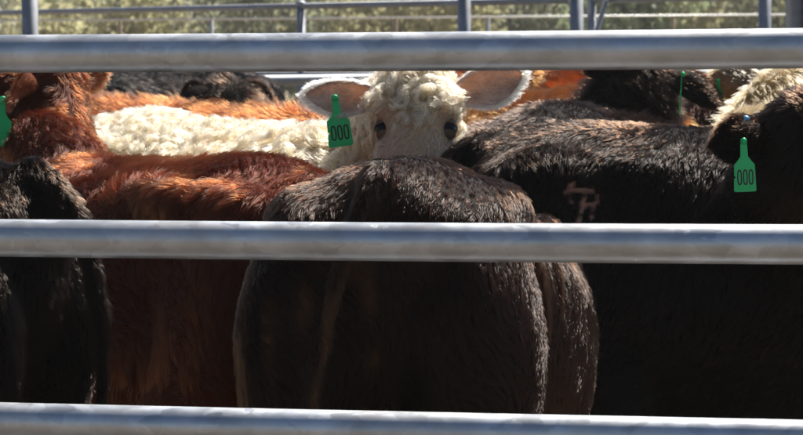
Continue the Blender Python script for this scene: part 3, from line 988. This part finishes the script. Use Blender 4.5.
        for i in range(nu - 1):
            for j in range(nvv - 1):
                a = i * nvv + j
                ef.append((a, a + 1, a + nvv + 1, a + nvv)); ef.append((q + a, q + a + nvv, q + a + nvv + 1, q + a + 1))
        bd = [i * nvv for i in range(nu)] + [(nu - 1) * nvv + j for j in range(1, nvv)] + [i * nvv + nvv - 1 for i in range(nu - 2, -1, -1)] + [j for j in range(nvv - 2, 0, -1)]
        for i in range(len(bd)):
            a, b = bd[i], bd[(i + 1) % len(bd)]
            ef.append((a, b, q + b, q + a))
        em = mesh_py('ear', ev, ef)
        eo = link_mesh('ear', em, EAR_M[sp.get('earm', 'dark')], root)
        if sp.get('ear_label'): eo['label'] = sp['ear_label']
        # ear fur: rim, back and inside
        EV = np.array(ev); axn, opn, sdn = np.array(axc), np.array(opc), np.array(side)
        ne = sp.get('n_ear', 2500)
        u = rg.uniform(0.03, 1, ne) ** .8; which = rg.uniform(size=ne)
        vv = np.where(which < .45, np.sign(rg.normal(size=ne)) * rg.uniform(.86, 1.0, ne), rg.uniform(-1, 1, ne))
        inside = which > .62
        pp = np.array([pt(a, b, 0 if c else 1) for a, b, c in zip(u, vv, inside)])
        nn = unit(-opn[None, :] * (1 - np.abs(vv))[:, None] + sdn[None, :] * (vv * 1.3)[:, None] + axn[None, :] * (smoothstep(.85, 1, u) * .8)[:, None])
        nn[inside] = unit(opn[None, :] * .7 + rg.normal(size=(inside.sum(), 3)) * .3)
        cb = axn[None, :] + sdn[None, :] * (vv * .6)[:, None]
        le = sp.get('ear_len', .02) * rg.uniform(.5, 1.35, ne) * np.where(which < .45, 1.15, .75)
        ek = {'dark': .16, 'brown': .16, 'black': .16, 'red': .4, 'cream': .8}[sp['hair']]
        ec = ek * np.tile(np.array(sp.get('ear_col', (.03, .02, .015))), (ne, 1)) * np.clip(1 + .3 * rg.normal(size=(ne, 1)), .4, 2)
        make_hair('ear_fur', eo, pp, nn, cb + nn * .2, le, np.full(ne, sp.get('rad', .00036) * .9), ec, mat, lift=.42, clump=.4, clump_n=6, K=4, seed=sp['seed'] + 40 + sd, jitter=.35)
        if key in tags:
            tg = tags[key]
            loc = pt(tg.get('u', .55), 0, 0) + opc * (.022 if tg.get('front', True) else -.016)
            ear_tag(root, loc, tg.get('face', (0, -1, .1)), tg.get('tilt', -6), inv, tg.get('label'), tg.get('digits', True), tg.get('s', 1.0), tg.get('sx', 1.0))
        if key in sp.get('button', ()):
            bv, bf = ellipsoid((0, 0, 0), (.009, .009, .007), n=8, m=12)
            b_ = link_mesh('ear_button', mesh_py('ear_button', bv, bf), M_BLUE, root)
            b_.location = pt(.38, sp['button'][key] * .96, 1)
            b_['label'] = 'small pale blue button in the upper ear edge'
    # hooves
    for x, sdy, hnd in ((.115, .16, 1), (1.165, .14, 0)):
        for sd in (-1, 1):
            hv_, hf_ = loft([(0, 0, 0), (-.004, 0, .03), (-.012, 0, .06), (-.015, 0, .075)], np.array([.055, .052, .045, .04]) * s, np.array([.065, .06, .05, .042]) * s, 14, up=(1, 0, .001))
            ho = link_mesh('hoof', mesh_py('hoof', hv_, hf_), M_HOOF, root)
            ho.location = (x * s * ls, sd * sdy * s * ws, 0.002)
    return root

def flat(c):
    c = np.array(c)
    return lambda P, H, s: np.tile(c, (len(P), 1))

def col_front(P, H, s):
    """dark brown cow: dried mud round the tail and thighs, sunlit streaks painted on the flank folds"""
    c = np.tile(np.array((.052, .019, .009)), (len(P), 1))
    Q = P * np.array((1, 1, .35))
    m = .75 * smoothstep(.2, .9, .7 * snoise(Q, 34, 71) + .8 * snoise(Q, 90, 72)) * smoothstep(.32, .02, P[:, 0] / s) * smoothstep(1.22, 1.0, P[:, 2] / s)
    m = m * smoothstep(-.14, .02, P[:, 1] / s)
    c = c * (1 - m[:, None]) + np.array((.50, .26, .12)) * m[:, None]
    k = (fold_amt(P, s) * .7)[:, None]  # lighter brown painted along the folds as sunlit streaks
    return c * (1 - k) + np.array((.32, .13, .05)) * k

FOLDS = ((.27, .017, 3.0), (.40, .012, 8.0))
def fold_amt(P, s):
    """loose skin folds hanging down the right flank in front of the thigh"""
    out = np.zeros(len(P))
    for k, (x, w, ph) in enumerate(FOLDS):
        c = x + .022 * np.sin(P[:, 2] * 11 + ph) - (.12 + .22 * k) * (1.1 - P[:, 2])
        out = np.maximum(out, np.exp(-((P[:, 0] / s - c) / w) ** 2) * (.55 + .45 * np.sin(P[:, 2] * 17 + ph)))
    return out * (P[:, 1] < -.05) * smoothstep(1.24, 1.12, P[:, 2]) * smoothstep(.6, .75, P[:, 2])

def folds_front(P, s): return fold_amt(P, s) * .011

def long_on_folds(P, H, s): return 1 + .5 * fold_amt(P, s)

def col_red(P, H, s):
    c = np.tile(np.array((.36, .056, .009)), (len(P), 1))
    k = smoothstep(.95, 1.35, P[:, 0] / s)[:, None] * .35
    return c * (1 - k) + np.array((.13, .026, .008)) * k

def col_cream(P, H, s):
    c = np.tile(np.array((.60, .44, .25)), (len(P), 1))
    hd = (H[:, 0] > -.06) & (H[:, 0] < .56) & (np.abs(H[:, 1]) < .17) & (H[:, 2] > -.28) & (H[:, 2] < .08)
    c[hd] = np.array((.80, .52, .30))
    # ginger round the eyes and in patches on the neck
    ee = np.minimum(np.linalg.norm(H - np.array([.17, .11, -.06]), axis=1), np.linalg.norm(H - np.array([.17, -.11, -.06]), axis=1))
    k = (smoothstep(.075, .03, ee) * .7)[:, None]
    c = c * (1 - k) + np.array((.30, .18, .115)) * k
    m = (smoothstep(.5, 1.1, snoise(P, 11, 91)) * .35)[:, None] * (~hd)[:, None]
    return c * (1 - m) + np.array((.48, .28, .14)) * m

# the brand on the right side of the dark cow, in metres along and up its flank
BRAND = []
def col_brand(P, H, s):
    c = np.tile(np.array((.026, .017, .013)), (len(P), 1))
    m = brand_mask(P)[:, None]
    return c * (1 - m) + np.array((2.1, 1.2, .82)) * m

def brand_mask(P, w=.0052):
    m = np.zeros(len(P))
    for (a, b) in BRAND:
        a, b = np.array(a), np.array(b)
        q = P[:, [0, 2]]
        t = np.clip(((q - a) @ (b - a)) / max(1e-9, (b - a) @ (b - a)), 0, 1)
        dd = np.linalg.norm(q - (a + t[:, None] * (b - a)), axis=1)
        m = np.maximum(m, smoothstep(w, w * .55, dd) * (P[:, 1] < -.1))
    return m

def blotch(c1, c2, freq, seed, lo=.1, hi=.8):
    c1, c2 = np.array(c1), np.array(c2)
    def fn(P, H, s):
        k = smoothstep(lo, hi, snoise(P, freq, seed))[:, None]
        return c1 * (1 - k) + c2 * k
    return fn

DK = (.026, .018, .013)
HERD = [
    # 1 the rump in front
    dict(seed=1, tail=(377, 4.42), psi=80, s=1.02, ls=.74, slope=.13, ws=.96, hook=.35, lpoll=(1.70, 0, .78), hpitch=65, color=col_front, hair='brown',
         n=240000, len=.016, rad=.00036, tail_y=.12, vox=.012, clump=.6, clump_n=20, lift=.17, jitter=.22, lump=.008, shape=folds_front, lenf=long_on_folds,
         label='dark brown cow with its rump to the middle of the near fence'),
    # 2 left edge
    dict(seed=2, tail=(34, 4.66), psi=158, s=1.015, hook=-.5, tail_out=.035, lpoll=(1.75, 0, 1.1), hpitch=50, color=flat((.034, .027, .020)), hair='dark', n=150000, len=.016, rad=.00038,
         tail_y=-.02, tail_len=1.25, vox=.012, lift=.24, clump_n=16, clump=.55, jitter=.4, smooth=34, label='grey brown cow at the left edge, rump and thin tail toward the fence'),
    # 3 red
    dict(seed=3, tail=(312, 5.45), psi=129, s=.975, ls=.86, slope=.02, neck=.76, crest=True, poll=(52, 58, 6.5), hyaw=156, hpitch=25, color=col_red, hair='red', earm='red', ear_col=(.3, .1, .04),
         n=120000, len=.028, rad=.00040, vox=.013, lift=.30, clump_n=18, clump=.65, lump=.013, swirl=1.0, jitter=.35,
         tags={'L': dict(u=.95, face=(.1, -1, 0), tilt=8, digits=False, label='large green tag cut by the left edge of the picture')},
         ears={'L': dict(axis=(-.25, 1, -.1), droop=.25), 'R': dict(axis=(-.3, 1, .1))},
         label='shaggy rust red cow left of centre, head up at the left edge'),
    # 4 white face
    dict(seed=4, tail=(98, 7.3), psi=-52, s=1.0, slope=.015, poll=(417, 72, 6.0), hyaw=-91, hpitch=50, hroll=0, hs=.875, color=col_cream, hair='cream', earm='cream', ear_col=(.78, .68, .54),
         n=160000, len=.043, rad=.00055, vox=.012, wool=True, curlface=True, curl=.0115, curl_n=56, curl_lift=.6, swirl=1.2, head_w=4.0, n_ear=6000, ear_len=.018,
         ears={'R': dict(axis=(-.04, 1, .0), open=(.35, 0, .9), droop=-.02, base=(.05, .098, -.05), w=.82, len=.17), 'L': dict(axis=(-.34, 1, .0), open=(.35, .25, .9), droop=-.05, len=.17, base=(.045, .098, -.05), w=.95)},
         tags={'R': dict(u=.60, face=(.12, -1, .05), tilt=-7, label='green flag tag printed 000')},
         label='cream curly faced cow staring at the camera with a green 000 tag'),
    # 5 red strip behind the cream back
    dict(seed=5, tail=(52, 8.7), psi=-46, s=1.035, slope=.03, lpoll=(1.72, 0, .85), hpitch=60, color=blotch((.62, .11, .018), (.40, .065, .010), 9, 7), hair='red', earm='red', ear_col=(.3, .1, .04),
         n=42000, len=.05, rad=.0006, vox=.018, lift=.5, label='orange red cow whose back shows as a strip behind the cream back'),
    # 6 black, head low at left
    dict(seed=6, tail=(250, 10.9), psi=237, s=1.10, poll=(104, 83, 9.75), hyaw=200, hpitch=40, color=flat((.012, .010, .010)), hair='black', earm='black', n=40000, len=.026, rad=.0007, vox=.018,
         label='black cow with lowered head behind the red cow, beneath the top rail'),
    # 7 dark furry
    dict(seed=7, tail=(330, 8.5), psi=112, s=.985, ls=.9, poll=(222, 76, 9.7), hyaw=140, hpitch=30, color=blotch((.030, .020, .014), (.06, .035, .02), 12, 9), hair='dark', n=42000, len=.05, rad=.00065, vox=.018, lift=.55,
         label='shaggy dark brown cow left of the cream face at the back'),
    # 8 branded
    dict(seed=8, tail=(470, 5.8), psi=15, s=1.012, ls=.95, lpoll=(1.62, 0, .95), hpitch=60, color=col_brand, hair='dark', n=150000, len=.020, rad=.00040, vox=.013, lift=.22, hook=-.3, jitter=.32, clump_n=18,
         dense=lambda P: 1 + 9 * ((P[:, 0] > .13) & (P[:, 0] < .24) & (P[:, 2] > 1.06) & (P[:, 2] < 1.21) & (P[:, 1] < -.1)),
         lenf=lambda P, H, s: 1 - .62 * brand_mask(P, .030) - .26 * brand_mask(P, .010),
         label='dark brown cow with an R brand on its flank, right of centre'),
    # 15 dark head at the right edge
    dict(seed=15, tail=(1700, 4.5), psi=150, s=1.0, poll=(806, 96, 5.3), hyaw=112, hpitch=32, color=blotch((.026, .017, .013), (.04, .025, .018), 12, 51), hair='dark', n=70000, len=.028, rad=.00040, vox=.014, lift=.35, n_ear=7000, ear_len=.020,
         ears={'L': dict(axis=(-.1, 1, -.12), open=(1, 0, .5), droop=.10, len=.135, w=.85, base=(.06, .075, -.06))}, button={'L': -.95},
         tags={'L': dict(u=.62, face=(-.05, -1, .05), tilt=-2, front=False, s=.9, sx=.86, label='green flag tag printed 000')},
         label='dark cow at the right edge, only neck and green tagged ear in view'),
    # 9 grey brown back behind the branded one
    dict(seed=9, tail=(540, 6.5), psi=80, s=1.03, ls=.85, lpoll=(1.7, 0, 1.0), hpitch=50, color=blotch((.055, .038, .030), (.10, .070, .055), 10, 3), hair='dark', n=70000, len=.028, rad=.00045, vox=.015, lift=.34,
         label='grey brown cow back between the cream ear and the branded cow'),
    # 10 orange with the glowing ear
    dict(seed=10, tail=(645, 7.6), psi=118, s=1.04, ls=.85, poll=(516, 60, 8.75), hyaw=100, hpitch=30, color=blotch((.95, .30, .06), (1.2, .55, .16), 8, 4), hair='red', earm='orange', ear_col=(.6, .32, .14), n=40000, len=.05, rad=.0006, vox=.018, lift=.5,
         ears={'R': dict(axis=(-.25, 1, -.12), open=(1, 0, .4), len=.16, droop=.0)},
         label='orange cow with a sun glowing ear just right of the cream ear'),
    # 11 black behind
    dict(seed=11, tail=(628, 8.9), psi=95, s=1.10, lpoll=(1.7, 0, 1.25), hpitch=40, color=flat((.012, .010, .010)), hair='black', earm='black', n=30000, len=.03, rad=.0007, vox=.02,
         label='black cow under the top rail behind the orange ear'),
    # 12 dark with crest
    dict(seed=12, tail=(640, 6.5), psi=92, s=.985, ls=.8, poll=(640, 58, 7.4), hyaw=85, hpitch=25, color=blotch((.034, .022, .018), (.075, .045, .035), 12, 31), hair='dark', n=70000, len=.060, rad=.00052, vox=.015, lift=.66,
         ears={'R': dict(axis=(-.25, 1, -.35), open=(.6, 0, -.2), len=.17, droop=.35), 'L': dict(axis=(-1, .5, .2), len=.12)},
         tags={'R': dict(u=.3, face=(1, -.18, 0), tilt=2, front=False, label='green tag seen edge on')},
         label='dark shaggy cow seen from behind with a drooping ear and edge on tag'),
    # 13 reddish brown
    dict(seed=13, tail=(775, 8.2), psi=122, s=1.06, ls=.9, lpoll=(1.7, 0, 1.35), hpitch=30, color=blotch((.10, .045, .030), (.17, .08, .05), 9, 14), hair='red', n=36000, len=.045, rad=.0006, vox=.018, lift=.5,
         label='reddish brown cow between the drooping dark ear and the tan ear'),
    # 14 tan head at right
    dict(seed=14, tail=(885, 6.2), psi=97, s=1.02, ls=.82, poll=(790, 68, 7.35), hyaw=68, hpitch=28, color=blotch((.34, .22, .095), (.44, .31, .15), 10, 41), hair='cream', earm='tan', ear_col=(.36, .26, .15), n=60000, len=.045, rad=.00055, vox=.015,
         lift=.5, clump=.8, clump_n=24, n_ear=3500,
         ears={'L': dict(axis=(-.3, 1, .1), open=(1, 0, .4), len=.16, w=1.1, droop=.0, base=(.05, .07, -.05))},
         tags={'L': dict(u=.85, face=(-.3, -1, 0), tilt=4, front=False, s=.6, digits=False, label='green tag half hidden behind the tan ear')},
         label='tan curly headed cow at the right edge with its ear out'),
]

# brand strokes on the right hip of the branded cow: (metres ahead of the tail, height)
def brand_strokes():
    pts = {'tl': (0.170, 1.181), 'a': (0.151, 1.163), 'bl': (0.161, 1.142), 'b': (0.177, 1.165), 'g': (0.200, 1.163), 'c': (0.215, 1.161), 'd': (0.224, 1.150), 'e': (0.224, 1.139), 'f': (0.212, 1.129), 'h': (0.189, 1.133), 'i': (0.175, 1.098), 'k': (0.205, 1.094)}
    chain = ('tl a', 'a bl', 'a b', 'b g', 'g c', 'c d', 'd e', 'e f', 'f h', 'g i', 'f k')
    return [tuple(pts[n] for n in c.split()) for c in chain]
BRAND += brand_strokes()

for sp in HERD:
    build_cow(sp)

# ------------------------------------------------------------------ thin bright dust in the air
def haze():
    x0, x1, y0, y1, z0, z1 = -160, 160, -12, 200, -1.0, 10.0
    v = [(x, y, z) for z in (z0, z1) for y in (y0, y1) for x in (x0, x1)]
    o = link_mesh('haze', mesh_py('haze', v, [(0, 2, 3, 1), (4, 5, 7, 6), (0, 1, 5, 4), (2, 6, 7, 3), (0, 4, 6, 2), (1, 3, 7, 5)]), None, smooth=False)
    m = bpy.data.materials.new('dusty_air'); m.use_nodes = True
    N = m.node_tree.nodes; N.remove(N['Principled BSDF'])
    pv = N.new('ShaderNodeVolumePrincipled')
    pv.inputs['Color'].default_value = (0.95, 0.94, 0.92, 1)
    pv.inputs['Density'].default_value = 0.0008
    pv.inputs['Anisotropy'].default_value = 0.3
    m.node_tree.links.new(pv.outputs[0], N['Material Output'].inputs['Volume'])
    o.data.materials.append(m)
    tag(o, 'thin bright dust hanging in the air over the yards', 'haze', kind='stuff')
haze()
